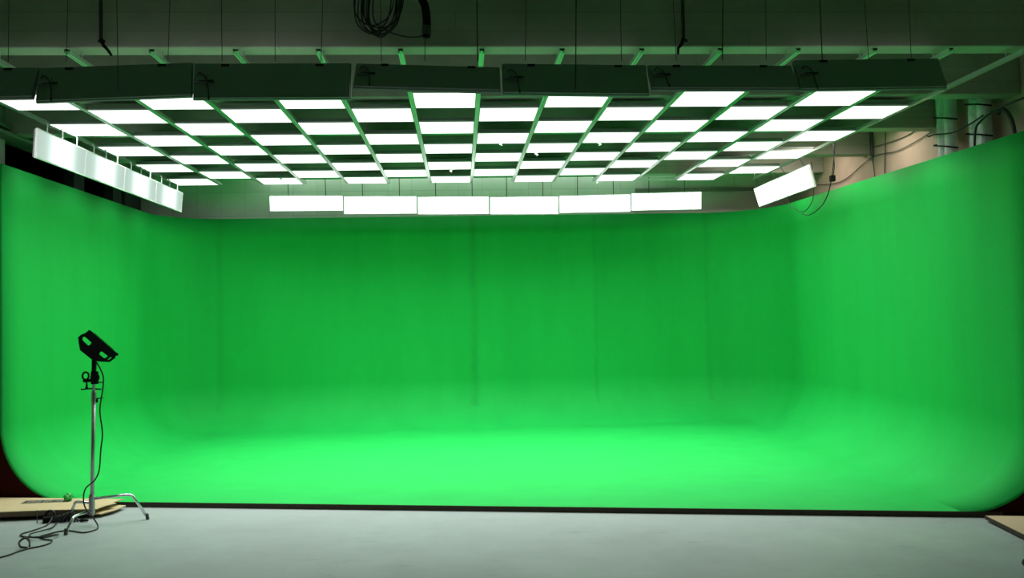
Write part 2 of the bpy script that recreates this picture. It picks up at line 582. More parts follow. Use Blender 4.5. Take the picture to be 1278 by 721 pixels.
# ================================================================== CEILING LIGHT GRID
P, D = 0.65, 0.6213
GX, GY, GZ = -4.3438, 8.285, CAM_H + 2.1193        # first rail, front row boundary, rail underside
NR, NROW = 14, 9
grid_t = thing('ceiling_light_grid', 'galvanised steel ceiling grid of long parallel rails over the green stage', 'ceiling grid', (0, 0, GZ))
def rail_bm(L):
    """upturned strut channel: open slot along the underside"""
    bm = bmesh.new()
    w, hgt, lip, t = 0.0205, 0.036, 0.012, 0.003
    box(bm, -w, -w + t, 0, L, 0, hgt)
    box(bm, w - t, w, 0, L, 0, hgt)
    box(bm, -w, w, 0, L, hgt - t, hgt)
    box(bm, -w, -w + lip, 0, L, 0, t)
    box(bm, w - lip, w, 0, L, 0, t)
    box(bm, -w + t, w - t, 0, L, 0.016, 0.018)
    return bm
RAIL_Y0, RAIL_Y1 = 7.03, GY + NROW * D + 0.02
rail0 = None
for i in range(NR + 1):
    if rail0 is None:
        rail0 = obj('rail', rail_bm(RAIL_Y1 - RAIL_Y0), 'zinc', grid_t)
        r = rail0
    else:
        r = rail0.copy(); C.objects.link(r)
    r.location = (GX + i * P, RAIL_Y0, 0)
    # short threaded bracket at the front end, up to the beam
bmc = bmesh.new(); box(bmc, -P / 2 + 0.021, P / 2 - 0.021, -0.02, 0.0, 0.0, 0.03)
cb = obj('crossbar', bmc, 'frame', grid_t); cb.location = (GX + 11.5 * P, GY + NROW * D, 0)
cb = cb.copy(); C.objects.link(cb); cb.location = (GX + 11.5 * P, GY + NROW * D - 0.12, 0.035)
# small lattice of bolts where the rails hang from the beams
bolt0 = None
for i in range(NR + 1):
    for y in (7.31, 13.97 - 0.1):
        if y > RAIL_Y1: continue
        if bolt0 is None:
            bolt0 = obj('hanger_rod', tb([(0, 0, 0.0), (0, 0, ZB - GZ - 0.036 + 0.003)], 0.006, 6), 'zinc', grid_t); b_ = bolt0
        else:
            b_ = bolt0.copy(); C.objects.link(b_)
        b_.location = (GX + i * P, y, 0.035)

# one ceiling panel: housing + frame + diffuser
ORD = ['first', 'second', 'third', 'fourth', 'fifth', 'sixth', 'seventh', 'eighth', 'ninth', 'tenth',
       'eleventh', 'twelfth', 'thirteenth', 'fourteenth', 'fifteenth', 'sixteenth', 'seventeenth', 'eighteenth', 'nineteenth']
ROWS = ['frontmost', 'second', 'third', 'fourth', 'middle', 'sixth', 'seventh', 'eighth', 'rearmost']
def ceiling_label(r, c):
    side = 'leftmost' if c == 0 else 'rightmost' if c == 13 else ORD[c]
    col = side + (' column' if c in (0, 13) else ' column from the left')
    return 'glowing white square panel in ceiling grid, %s row, %s' % (ROWS[r], col)
def make_ceiling_panel():
    t = thing('ceiling_light', '', 'ceiling light', (0, 0, 0), group='lit panels set chequerwise in the ceiling grid')
    hw, hd = 0.3025, 0.304
    bm = bmesh.new(); box(bm, -hw + 0.01, hw - 0.01, -hd + 0.01, hd - 0.01, 0.012, 0.05)
    obj('housing', bm, 'housing', t)
    bm = bmesh.new()
    box(bm, -hw, hw, -hd, -hd + 0.008, 0, 0.014); box(bm, -hw, hw, hd - 0.008, hd, 0, 0.014)
    box(bm, -hw, -hw + 0.008, -hd + 0.008, hd - 0.008, 0, 0.014); box(bm, hw - 0.008, hw, -hd + 0.008, hd - 0.008, 0, 0.014)
    obj('frame', bm, 'frame', t)
    bm = bmesh.new(); box(bm, -hw + 0.008, hw - 0.008, -hd + 0.008, hd - 0.008, 0.002, 0.0118)
    obj('diffuser', bm, 'led', t)
    ld = bpy.data.lights.new('lamp', 'AREA')
    ld.shape = 'RECTANGLE'; ld.size = 0.58; ld.size_y = 0.58
    ld.energy = CEIL_WATT; ld.spread = math.radians(CEIL_SPREAD); ld.color = (0.96, 1.0, 0.96)
    lo = bpy.data.objects.new('lamp', ld); C.objects.link(lo); lo.parent = t; lo.location = (0, 0, -0.002)
    return t
proto = make_ceiling_panel(); first = True
for r in range(NROW):
    for c in range(NR):
        if (r + c) % 2: continue
        if (r, c) == (7, 11): continue           # the one missing panel
        loc = (GX + (c + 0.5) * P, GY + (r + 0.5) * D, GZ)
        if first:
            proto.location = loc; proto['label'] = ceiling_label(r, c); first = False
        else:
            dup(proto, loc, ceiling_label(r, c))

# ================================================================== HANGING LONG PANELS
def long_panel(name, label, mat, group, L=1.15, H=0.28, lead=False):
    """local x = length, local -y = lit face, z up; origin at the panel's centre"""
    t = thing(name, label, 'light panel', group=group)
    bm = bmesh.new(); box(bm, -L / 2 + 0.006, L / 2 - 0.006, 0.004, 0.038, -H / 2 + 0.006, H / 2 - 0.006)
    bevel(obj('housing', bm, 'housing', t), 0.004)
    bm = bmesh.new(); q = 0.012
    box(bm, -L / 2, L / 2, -0.004, 0.018, -H / 2, -H / 2 + q); box(bm, -L / 2, L / 2, -0.004, 0.018, H / 2 - q, H / 2)
    box(bm, -L / 2, -L / 2 + q, -0.004, 0.018, -H / 2 + q, H / 2 - q); box(bm, L / 2 - q, L / 2, -0.004, 0.018, -H / 2 + q, H / 2 - q)
    obj('frame', bm, 'housing' if lead else 'frame', t)
    bm = bmesh.new(); box(bm, -L / 2 + q, L / 2 - q, -0.002, 0.0038, -H / 2 + q, H / 2 - q)
    obj('diffuser', bm, mat, t)
    if lead:
        pts = smooth_path([(L / 2 - 0.03, 0.045, 0.02), (L / 2 - 0.06, 0.08, 0.045), (L / 2 - 0.11, 0.075, 0.0),
                           (L / 2 - 0.125, 0.06, -0.09), (L / 2 - 0.13, 0.06, -0.15)], 6)
        bm = bmesh.new(); tube(bm, pts, 0.0045, 6)
        tube(bm, [(L / 2 - 0.13, 0.06, -0.14), (L / 2 - 0.132, 0.06, -0.17)], [0.008, 0.006], 8)
        tube(bm, smooth_path([(L / 2 - 0.03, 0.045, 0.0), (L / 2 - 0.08, 0.075, -0.02), (L / 2 - 0.13, 0.06, -0.012)], 5), 0.0045, 6)
        tube(bm, [(L / 2 - 0.125, 0.06, -0.012), (L / 2 - 0.165, 0.06, -0.012)], 0.009, 8)
        o = obj('power_lead', bm, 'cable', t, smooth=True); o['label'] = 'black power lead with plug'
        bm = bmesh.new(); box(bm, L / 2 - 0.11, L / 2 - 0.02, 0.0385, 0.062, -0.02, 0.05)
        obj('driver_box', bm, 'housing', t)
        for sx in (-0.3, 0.3):
            obj('bracket', bx(sx * L - 0.03, sx * L + 0.03, 0.038, 0.05, H / 2 - 0.03, H / 2 - 0.018), 'blackmetal', t)
    return t

# --- front row: seven panels seen from behind, each hung at its own tilt
FR = [  # x0, x1, zc, tilt, roll
    (-4.36, -3.20, 1.835, 27, 0.010), (-3.20, -2.03, 1.845, 17, 0.035), (-2.03, -0.82, 1.852, 9, 0.0),
    (-0.80, 0.345, 1.865, 38, -0.030), (0.355, 1.52, 1.850, 24, -0.014), (1.525, 2.72, 1.858, 38, -0.006),
    (2.72, 3.94, 1.885, 24, 0.010)]
FL = ['leftmost', 'second from left', 'third from left, hanging almost upright', 'middle, sharply tilted', 'fifth from left', 'sixth from left, sharply tilted', 'rightmost']
for i, (x0, x1, zc, tilt, roll) in enumerate(FR):
    t = long_panel('hanging_light_panel', 'dark grey back of a hanging light in front row, ' + FL[i], 'led_front',
                   'front row of hanging panels seen from behind', L=(x1 - x0) - 0.006, H=0.295, lead=True)
    # lit face towards the stage (+y) and down
    t.location = ((x0 + x1) / 2, 6.90, CAM_H + zc)
    t.rotation_mode = 'XYZ'
    t.rotation_euler = (Matrix.Rotation(PI, 3, 'Z') @ Matrix.Identity(3)).to_euler()
    Mx = Matrix.Rotation(roll * -1.0, 3, 'Y') @ Matrix.Rotation(-math.radians(tilt), 3, 'X') @ Matrix.Rotation(PI, 3, 'Z')
    t.rotation_euler = Mx.to_euler()

# --- rear row: six lit panels
RX = [-2.975, -1.82, -0.66, 0.485, 1.60, 2.765, 3.92]
RZ = [1.835, 1.795, 1.775, 1.76, 1.775, 1.80]
RL_ = ['leftmost, hung a little higher', 'second from left', 'third from left', 'fourth from left', 'fifth from left', 'rightmost']
for i in range(6):
    x0, x1 = RX[i], RX[i + 1]
    H = 0.245 if i == 0 else 0.285
    t = long_panel('rear_light_panel', 'glowing long white panel above the green back wall, ' + RL_[i], 'led_side',
                   'row of hanging panels along the back wall', L=x1 - x0 - 0.008, H=H)
    t.location = ((x0 + x1) / 2, 14.0, CAM_H + RZ[i])
    roll = 0.010 if i == 5 else (0.008 if i == 4 else -0.006)
    t.rotation_euler = (Matrix.Rotation(-roll, 3, 'Y') @ Matrix.Rotation(math.radians(8), 3, 'X')).to_euler()
    top = ZB - (CAM_H + RZ[i])
    for sx in (-0.28, 0.30):
        wz = obj('hanger_wire', tb([(sx, 0.02, H / 2 - 0.01), (sx, 0.02, top - 0.003)], 0.006, 6), 'darkwire', t)

# --- left row: four panels along the side
LL = ['nearest', 'second nearest', 'third nearest', 'farthest']
for i in range(4):
    y0 = 9.01 + i * 1.152
    t = long_panel('side_light_panel', 'pale white hanging panel with bright centre along the left side, ' + LL[i] + ' of four', 'led_left',
                   'row of hanging panels along the left side', L=1.144, H=0.30)
    t.location = (-4.2, y0 + 0.576, CAM_H + 1.82)
    # lit face (-y local) turned to +x
    t.rotation_euler = (Matrix.Rotation(PI / 2, 3, 'Z') @ Matrix.Rotation(math.radians(4), 3, 'X')).to_euler()
    for sx in (-0.35, 0.0, 0.35):
        wz = obj('hook', tb([(sx, 0.01, 0.145), (sx, 0.01, 0.235), (sx, 0.03, 0.26)], 0.007, 6), 'frame', t)

# --- right: two panels end to end
for i in range(2):
    y0 = 11.50 + i * 1.10
    t = long_panel('side_light_panel', 'glowing white hanging panel on the right side, ' + ('nearer half of the pair' if i == 0 else 'farther half of the pair'), 'led_side',
                   'pair of hanging panels on the right side', L=1.098, H=0.31)
    t.location = (4.72, y0 + 0.55, CAM_H + 1.80)
    t.rotation_euler = (Matrix.Rotation(-PI / 2, 3, 'Z') @ Matrix.Rotation(math.radians(16), 3, 'X')).to_euler()
    for sx in (-0.35, 0.35):
        obj('hanger_wire', tb([(sx, 0.03, 0.14), (sx, 0.0, 0.285)], 0.005, 6), 'darkwire', t)

# ================================================================== SUSPENSION WIRES IN FRONT
WX = [-3.368, -2.935, -2.571, -2.177, -1.79, -1.384, -1.022, -0.578, -0.227, 0.168, 0.553, 0.943, 1.297, 1.718, 2.115, 2.463, 2.902, 3.268, 3.633]
for i, x in enumerate(WX):
    zt = ZS
    zb = CAM_H + (1.76 if i in (2, 11) else 1.985)
    q = random.uniform(-0.02, 0.02)
    yb = 6.80 if i in (2, 11) else 6.86
    yb = 6.80
    o = obj('suspension_wire', tb([(x + q, yb, zb), (x - q, yb, zt)], 0.0028 if i not in (9, 11, 14, 16) else 0.0045, 6), 'darkwire')
    side = 'leftmost' if i == 0 else 'rightmost' if i == len(WX) - 1 else ORD[i] + ' from the left'
    tag(o, 'thin dark wire hanging before the front ceiling beam, %s of nineteen' % side, 'wire', 'suspension wires before the front beam')

# conduits with a short angled bracket on the front beam
for sgn, x, xe, word in ((1, -2.83, -2.74, 'left'), (-1, 1.885, 1.83, 'right')):
    t = thing('conduit', 'dark vertical conduit with angled clamp on the front beam, %s one' % word, 'conduit', (x, 7.15, ZB + 0.03), group='conduits on the front beam')
    obj('pipe', tb([(0, 0, 0), (0, 0, ZS - ZB - 0.03)], 0.015, 8), 'rust', t)
    bm = bmesh.new()
    tube(bm, [(0, 0, 0.02), (0.02 * sgn, 0, -0.03), (0.05 * sgn, -0.01, -0.06), ((xe - x), -0.02, -0.115)], [0.018, 0.014, 0.012, 0.01], 8)
    tube(bm, [(-0.02, 0, 0.005), (0.03, 0, 0.005)], 0.012, 8)
    obj('clamp', bm, 'blackmetal', t)

# ================================================================== CABLE COIL AND HOSE AT THE TOP
cy = 6.60
pts = []
top = Vector((-0.52, cy, 4.62))
NL = 10
for k in range(NL):
    wl = 0.10 + 0.055 * random.random() + (0.02 if k % 3 == 0 else 0)
    zb_ = 3.93 + 0.10 * random.random()
    cx_ = -0.585 + random.uniform(-0.05, 0.045)
    for j in range(8):
        a = 2 * PI * j / 8
        hh = (4.60 - zb_) / 2
        wd = wl * (1 - 0.35 * math.cos(a) * 1.0)
        pts.append((cx_ + wd * math.sin(a) + 0.06 * (1 + math.cos(a)) / 2, cy + 0.004 * k + 0.02 * math.sin(a * 1 + k), zb_ + hh * (1 + math.cos(a))))
pts += [(-0.62, cy, 4.1), (-0.52, cy - 0.01, 3.99), (-0.40, cy - 0.01, 3.945), (-0.30, cy, 3.94), (-0.232, cy, 3.955)]
tag(obj('cable_coil', tb(smooth_path(pts, 5), 0.0055, 6), 'darkwire', smooth=True),
    'coil of thin dark cable hanging in loops at the top of the picture', 'cable')
t = thing('hose', 'black bent hose hanging beside the cable coil, grey sleeve at its open end', 'hose', (-0.222, cy, 3.95))
hp = smooth_path([(-0.16, 0, 0.80), (-0.13, 0, 0.55), (-0.075, 0, 0.36), (-0.012, 0, 0.24), (0.004, 0, 0.12), (0.0, 0, 0.03)], 8)
obj('hose_body', tb(hp, 0.031, 16), 'black', t, smooth=True)
o = obj('sleeve', tb([(0.0, 0, 0.005), (0.002, 0, 0.075)], 0.0345, 16), 'greycable', t, smooth=False); o['label'] = 'grey sleeve'
obj('nozzle', tb([(0.0, 0, -0.015), (0.0, 0, 0.01)], [0.026, 0.031], 16), 'black', t)
# hooks that carry both from the slab
obj('hook', tb([(-0.16, 0, 0.79), (-0.16, 0, ZS - 3.95)], 0.008, 6), 'darkwire', t)

# ================================================================== WRAPPED PIPES AND CABLES ON THE RIGHT
def wrapped(y, label):
    t = thing('wrapped_pipe', label, 'pipe', (XR - 0.16, y, 2.0), group='silver wrapped pipes on the right wall')
    for k, dy in enumerate((-0.078, 0.078)):
        bm = bmesh.new()
        pp = []; rr = []
        n = 46
        for i in range(n + 1):
            z = (ZS - 2.0 - 0.003) * i / n
            pp.append((0.003 * math.sin(i * 0.9 + k), dy + 0.002 * math.sin(i * 1.7), z))
            rr.append(0.074 + 0.002 * math.sin(i * 2.1 + k * 2) + random.uniform(-0.003, 0.003))
        tube(bm, pp, rr, 20)
        obj('pipe', bm, 'wrap', t, smooth=True)
    for z in (1.72, 2.05):
        bm = bmesh.new()
        tube(bm, smooth_path([(0.02, -0.19, z - 0.05), (-0.10, -0.12, z - 0.02), (-0.11, 0.1, z + 0.03), (0.02, 0.19, z + 0.06)], 5), 0.009, 6)
        obj('strap', bm, 'blackmetal', t, smooth=True)
    return t
wrapped(9.98, 'silver wrapped twin pipe on the right wall, farther from the viewer')
wrapped(9.32, 'silver wrapped twin pipe on the right wall, nearer the frame edge')

def cable(name, label, pts, r, mat='cable', cat='cable', group=None, n=6, sub=8):
    return tag(obj(name, tb(smooth_path(pts, sub), r, n), mat, smooth=True), label, cat, group)
G = 'cables on the right wall'
xw = XR - 0.02
cable('wall_cable', 'thin cable sagging along the pink wall from the beam end to the wrapped pipe',
      [(xw, 14.4, 3.93), (xw, 13.2, 3.80), (xw, 12.16, 3.985), (xw, 11.4, 3.94), (xw, 10.6, 4.01)], 0.006, 'greycable', group=G)
cable('wall_cable', 'fainter upper cable crossing the pink wall', [(xw, 12.1, 4.12), (xw, 11.3, 4.09), (xw, 10.6, 4.14)], 0.006, 'greycable', group=G)
cable('wall_cable', 'vertical cable down the pink wall left of the wrapped pipes', [(xw, 11.74, ZS - 0.02), (xw, 11.75, 4.2), (xw, 11.83, 3.5)], 0.007, 'greycable', group=G)
cable('wall_cable', 'short cable dropping from the beam end on the pink wall', [(xw, 12.16, 4.0), (xw, 12.12, 3.85), (xw, 12.06, 3.4)], 0.008, 'greycable', group=G)
xq = XR - 0.32
cable('wall_cable', 'thick dark cable crossing the wrapped pipes from the frame edge',
      [(XR - 0.06, 7.4, 3.95), (XR - 0.16, 7.8, 3.92), (xq, 8.32, 3.88), (xq, 8.6, 3.88), (xq, 8.82, 3.87), (xq, 9.0, 3.83), (xq, 9.14, 3.756), (xq, 9.18, 3.55)], 0.012, 'cable', group=G, n=8)
cable('wall_cable', 'dark looped hose arching beside the nearer wrapped pipe',
      [(XR - 0.10, 9.10, 3.90), (XR - 0.10, 9.01, 3.93), (XR - 0.10, 8.89, 3.83), (XR - 0.10, 8.83, 3.68), (XR - 0.10, 8.80, 3.4)], 0.022, 'greycable', group=G, n=8)
cable('wall_cable', 'dark cable running between the two wrapped pipes',
      [(XR - 0.05, 10.62, 3.98), (XR - 0.2, 10.3, 3.90), (xq, 9.99, 3.86), (xq, 9.57, 3.80), (xq, 9.27, 3.82), (xq, 9.0, 3.865)], 0.009, 'cable', group=G)
cable('hanging_cable', 'thin dark cable loop hanging below the right light panel, shorter loop',
      [(4.93, 12.0, 3.9), (4.93, 11.95, 3.45), (4.93, 12.2, 3.26), (4.93, 12.5, 3.27), (4.93, 12.86, 3.42), (4.93, 12.94, 3.62)], 0.006, group='cable loops at the right light panels')
cable('hanging_cable', 'thin dark cable loop hanging right of the right light panel, longer loop',
      [(5.0, 11.32, 4.2), (5.0, 11.45, 3.75), (5.0, 11.6, 3.45), (5.0, 11.85, 3.27), (5.0, 12.3, 3.19), (5.0, 12.55, 3.24)], 0.007, group='cable loops at the right light panels')
t = thing('plug_socket', 'black plug block beside the right light panel', 'plug', (4.95, 11.38, 3.58))
bevel(obj('plug_body', bx(-0.03, 0.03, -0.05, 0.03, -0.05, 0.03), 'black', t), 0.008)
obj('lead', tb(smooth_path([(0, -0.04, 0.02), (0.0, -0.08, 0.15), (0.0, -0.06, 0.4), (0, -0.02, 0.62)], 6), 0.007, 6), 'cable', t)

# loose bits of clear film hanging from ceiling panels
for i, (x, y, s) in enumerate(((-0.10, 12.60, 0.05), (0.53, 10.745, 0.035), (1.02, 11.365, 0.05), (1.75, 10.745, 0.045), (-2.64, 13.23, 0.045), (2.2, 13.85, 0.05))):
    bm = bmesh.new()
    vs = []
    for k in range(7):
        z = -s * k / 6 + 0.004
        wdt = s * (0.5 if k < 2 else 0.35 * (1 - (k - 2) / 6)) * (1 + 0.3 * math.sin(k * 2 + i))
        ox = 0.012 * math.sin(k * 1.3 + i)
        vs.append((bm.verts.new((ox - wdt, 0.006 * math.sin(k), z)), bm.verts.new((ox + wdt, -0.006 * math.sin(k * 1.7), z))))
    for a, b_ in zip(vs, vs[1:]): bm.faces.new((a[0], a[1], b_[1], b_[0]))
    o = obj('tape_scrap', bm, 'film')
    m_ = o.modifiers.new('t', 'SOLIDIFY'); m_.thickness = 0.002
    o.location = (x, y, GZ)
    where = ['on seventh column near the back', 'on eighth column', 'on ninth column', 'on tenth column', 'rear left', 'rear edge right of centre'][i]
    tag(o, 'small pale film scrap hanging from the ceiling grid, ' + where, 'tape', 'film scraps on the ceiling grid')

# ================================================================== ROOM LAMPS BETWEEN THE BEAMS (hidden from the front; the rear one is added fill)
def room_lamp(label, x, y, z, watt, col, L):
    t = thing('batten_lamp', label, 'ceiling light', (x, y, z))
    bevel(obj('lamp_body', bx(-L / 2, L / 2, -0.05, 0.05, 0.0, 0.06), 'frame', t), 0.008)
    obj('tube', tb([(-L / 2 + 0.03, 0, -0.022), (L / 2 - 0.03, 0, -0.022)], 0.016, 10), emitter('tube_light', col, 3.0), t)
    for sx in (-1, 1):
        obj('end_cap', bx(sx * L / 2 - 0.015, sx * L / 2 + 0.015, -0.03, 0.03, -0.045, 0.0), 'frame', t)
        obj('rod', tb([(sx * L * 0.35, 0, 0.06), (sx * L * 0.35, 0, ZS - z - 0.002)], 0.006, 6), 'zinc', t)
    ld = bpy.data.lights.new('lamp', 'AREA'); ld.shape = 'RECTANGLE'; ld.size = L - 0.1; ld.size_y = 0.06
    ld.energy = watt; ld.color = col
    lo = bpy.data.objects.new('lamp', ld); C.objects.link(lo); lo.parent = t; lo.location = (0, 0, -0.05)
room_lamp('warm batten lamp hidden between two ceiling beams near the pink wall', 5.05, 11.18, 4.28, ROOM_WATT, (1.0, 0.93, 0.78), 1.2)
room_lamp('warm batten lamp hidden behind the fourth ceiling beam near the pink wall', 5.0, 13.1, 4.40, ROOM_WATT * 0.9, (1.0, 0.90, 0.76), 1.2)
room_lamp('added unseen white fill lamp behind the last ceiling beam', -0.1, 14.94, 4.50, REAR_FILL_WATT, (0.85, 1.0, 0.9), 6.5)  # no known fixture here; added to brighten the upper back wall

# ================================================================== LIGHT STAND
BX, BYY = -3.40, 8.33
stand = thing('light_stand', 'chrome three-legged light stand at the left of the stage edge', 'light stand', (BX, BYY, 0))
def leg(ang, h0, reach, hb):
    dx, dy = math.cos(ang), math.sin(ang)
    pts = [(0.02 * dx, 0.02 * dy, h0), (reach * 0.60 * dx, reach * 0.60 * dy, hb)]
    pts += [(reach * f_ * dx, reach * f_ * dy, hb * g_ ) for f_, g_ in ((0.68, 0.985), (0.735, 0.93), (0.77, 0.82))]
    pts += [(reach * dx, reach * dy, 0.02)]
    o = obj('leg', tb(pts, 0.0125, 12), 'chrome', stand, smooth=True)
    ft = obj('foot', tb([(reach * 0.985 * dx, reach * 0.985 * dy, 0.055), (reach * 1.005 * dx, reach * 1.005 * dy, 0.001)], [0.0150, 0.016], 12), 'greycable', o)
leg(math.radians(17), 0.235, 0.47, 0.245)
leg(math.radians(148), 0.195, 0.33, 0.19)
leg(math.radians(260), 0.13, 0.385, 0.135)
obj('hub', tb([(0, 0, 0.085), (0, 0, 0.10), (0, 0, 0.26), (0, 0, 0.275)], [0.018, 0.026, 0.026, 0.02], 16), 'pole', stand, smooth=False)
lean = 0.021
obj('pole', tb([(0, 0, 0.10), (lean * 1.12, 0, 1.20)], 0.0175, 16), 'pole', stand, smooth=True)
o = obj('collar', tb([(0.0225, 0, 1.10), (0.0225, 0, 1.12), (0.0235, 0, 1.20), (0.0235, 0, 1.215)], [0.020, 0.0235, 0.0235, 0.019], 16), 'pole', stand)
obj('riser', tb([(0.0235, 0, 1.21), (0.028, 0, 1.37)], 0.0135, 12), 'pole', stand, smooth=True)
bm = bmesh.new()
tube(bm, [(0.03, 0, 1.145), (0.105, 0, 1.152)], 0.006, 8); tube(bm, [(0.050, 0, 1.11), (0.052, 0, 1.147)], 0.008, 8)
obj('knob', bm, 'blackmetal', stand, smooth=True)
bm = bmesh.new(); tube(bm, [(0.03, 0, 1.235), (0.09, 0, 1.232)], 0.007, 8)
obj('knob', bm, 'blackmetal', stand, smooth=True)
# clamp (grip head) at the top
grip = thing('grip_clamp', 'black grip clamp with ring and T-handle on top of the stand', 'clamp', (BX + 0.028, BYY, 1.34), (0, 0, math.radians(22.2)))
bm = bmesh.new()
tube(bm, [(0.005, -0.035, 0.0), (0.005, 0.045, 0.0)], 0.040, 20)
box(bm, -0.03, 0.035, -0.025, 0.025, -0.06, 0.055)
bevel(obj('clamp_body', bm, 'blackmetal', grip), 0.004)
bm = bmesh.new()
ring = [(-0.072 + 0.026 * math.cos(a), 0.0, 0.018 + 0.034 * math.sin(a)) for a in [2 * PI * k / 20 for k in range(21)]]
tube(bm, ring, 0.0085, 8, cap=False)
box(bm, -0.095, -0.02, -0.012, 0.012, -0.04, -0.012)
obj('ring', bm, 'blackmetal', grip)
bm = bmesh.new()
tube(bm, [(-0.064, 0, -0.03), (-0.064, 0, -0.075), (-0.064, 0, -0.098)], [0.006, 0.009, 0.016], 10)
tube(bm, [(-0.112, 0, -0.103), (-0.018, 0, -0.100)], 0.007, 8)
tube(bm, smooth_path([(-0.02, 0, -0.10), (0.0, 0, -0.085), (0.01, 0, -0.05)], 4), 0.006, 8)
obj('t_handle', bm, 'blackmetal', grip)
obj('knob', tb([(0.03, 0, -0.045), (0.075, 0, -0.05)], 0.006, 8), 'blackmetal', grip)

# lamp head
HX, HZ = BX - 0.0, 1.50
lamp = thing('studio_lamp', 'black studio lamp head tilted on top of the light stand', 'lamp', (BX + 0.037, BYY, 1.39), (0, 0, math.radians(22.2)))
k_ = 0.00757 / 12.0
def zp(px, pz):      # outline units -> metres around the spigot foot
    return ((px - 470) * k_, 0.111 + (570 - pz) * k_)
outline = [zp(*p) for p in [(247, 232), (290, 195), (330, 182), (395, 130), (432, 160), (745, 468), (775, 488), (772, 512), (735, 520), (735, 545), (660, 602), (600, 598), (520, 590), (440, 572), (272, 418), (258, 330)]]
h1 = [zp(*p) for p in [(318, 228), (340, 232), (425, 318), (392, 358), (375, 358), (308, 285), (303, 250)]]
h2 = [zp(*p) for p in [(540, 450), (562, 450), (640, 522), (608, 555), (585, 552), (530, 500), (525, 472)]]
h3 = [zp(*p) for p in [(622, 574), (672, 530), (692, 540), (690, 552), (650, 582)]]
o = extrude_outline('side_plate', [outline, h1, h2, h3], -0.105, -0.095, 'blackmetal', lamp)
o2 = o.copy(); C.objects.link(o2); o2.location = (0, 0.20, 0)
# the slab of the lamp between the plates (front face looks up and right)
body = [zp(*p) for p in [(360, 165), (395, 132), (432, 162), (748, 470), (725, 500), (690, 512), (640, 490), (420, 290), (400, 270)]]
extrude_outline('lamp_body', [body], -0.094, 0.094, 'blackmetal', lamp)
back_ = [zp(*p) for p in [(385, 380), (440, 340), (520, 420), (520, 560), (440, 560), (330, 455), (300, 400)]]
extrude_outline('driver_box', [back_], -0.07, 0.07, 'blackmetal', lamp)
# lens face on the lit side (switched off)
bm = bmesh.new()
a0 = Vector((zp(436, 158)[0], 0, zp(436, 158)[1])); a1 = Vector((zp(740, 458)[0], 0, zp(740, 458)[1]))
nrm = Vector((-(a1 - a0).z, 0, (a1 - a0).x)).normalized()
if nrm.z < 0: nrm = -nrm
dirv = (a1 - a0).normalized()
Mx = Matrix((dirv, Vector((0, 1, 0)), nrm)).transposed().to_4x4(); Mx.translation = (a0 + a1) / 2
box(bm, -0.115, 0.115, -0.085, 0.085, 0.0, 0.004, Mx)
o = obj('lens', bm, 'blackmetal', lamp); o['label'] = 'dark lens, switched off'
obj('spigot', tb([(-0.012, 0, -0.01), (-0.008, 0, 0.13)], 0.021, 16), 'blackmetal', lamp, smooth=True)
obj('sleeve', tb([(-0.012, 0, -0.03), (-0.012, 0, 0.0)], 0.027, 16), 'blackmetal', lamp)

# lamp cable down the stand and across the floor
cable('power_cable', 'black lamp cable running down the light stand and over the floor to the left edge',
      [(-3.345, 8.29, 1.494), (-3.305, 8.28, 1.434), (-3.272, 8.28, 1.346), (-3.277, 8.28, 1.237), (-3.295, 8.28, 1.127), (-3.303, 8.28, 1.018),
       (-3.282, 8.28, 0.835), (-3.297, 8.28, 0.689), (-3.312, 8.28, 0.508), (-3.348, 8.27, 0.414), (-3.43, 8.27, 0.34), (-3.445, 8.26, 0.242),
       (-3.42, 8.25, 0.16), (-3.365, 8.24, 0.10), (-3.31, 8.22, 0.03), (-3.275, 8.15, 0.008), (-3.271, 8.068, 0.008), (-3.335, 7.99, 0.008), (-3.463, 8.066, 0.008),
       (-3.551, 8.078, 0.008), (-3.62, 7.997, 0.008), (-3.66, 7.885, 0.008), (-3.57, 7.79, 0.008), (-3.49, 7.74, 0.008), (-3.466, 7.63, 0.008), (-3.50, 7.55, 0.008), (-3.56, 7.49, 0.008),
       (-3.60, 7.40, 0.008), (-3.66, 7.231, 0.008), (-3.9, 7.0, 0.008), (-4.3, 6.8, 0.008)], 0.0065, sub=6)
cable('power_cable', 'black cable looping on the floor from the plug pile to the left of the stand',
      [(-3.80, 8.44, 0.05), (-3.80, 8.32, 0.008), (-3.83, 8.14, 0.008), (-3.87, 8.02, 0.008), (-3.83, 7.93, 0.008), (-3.70, 7.88, 0.008), (-3.56, 7.93, 0.010), (-3.50, 7.88, 0.022),
       (-3.56, 7.80, 0.022), (-3.68, 7.81, 0.022), (-3.76, 7.93, 0.022), (-3.70, 8.08, 0.022), (-3.70, 8.2, 0.012), (-3.72, 8.36, 0.02)], 0.0065, sub=6)
cable('cable_loop', 'small black tied cable loop on the floor by the left edge',
      [(-3.57, 7.48, 0.018), (-3.63, 7.50, 0.02), (-3.66, 7.54, 0.05), (-3.63, 7.57, 0.075), (-3.59, 7.56, 0.05), (-3.565, 7.51, 0.02)], 0.009, sub=6)
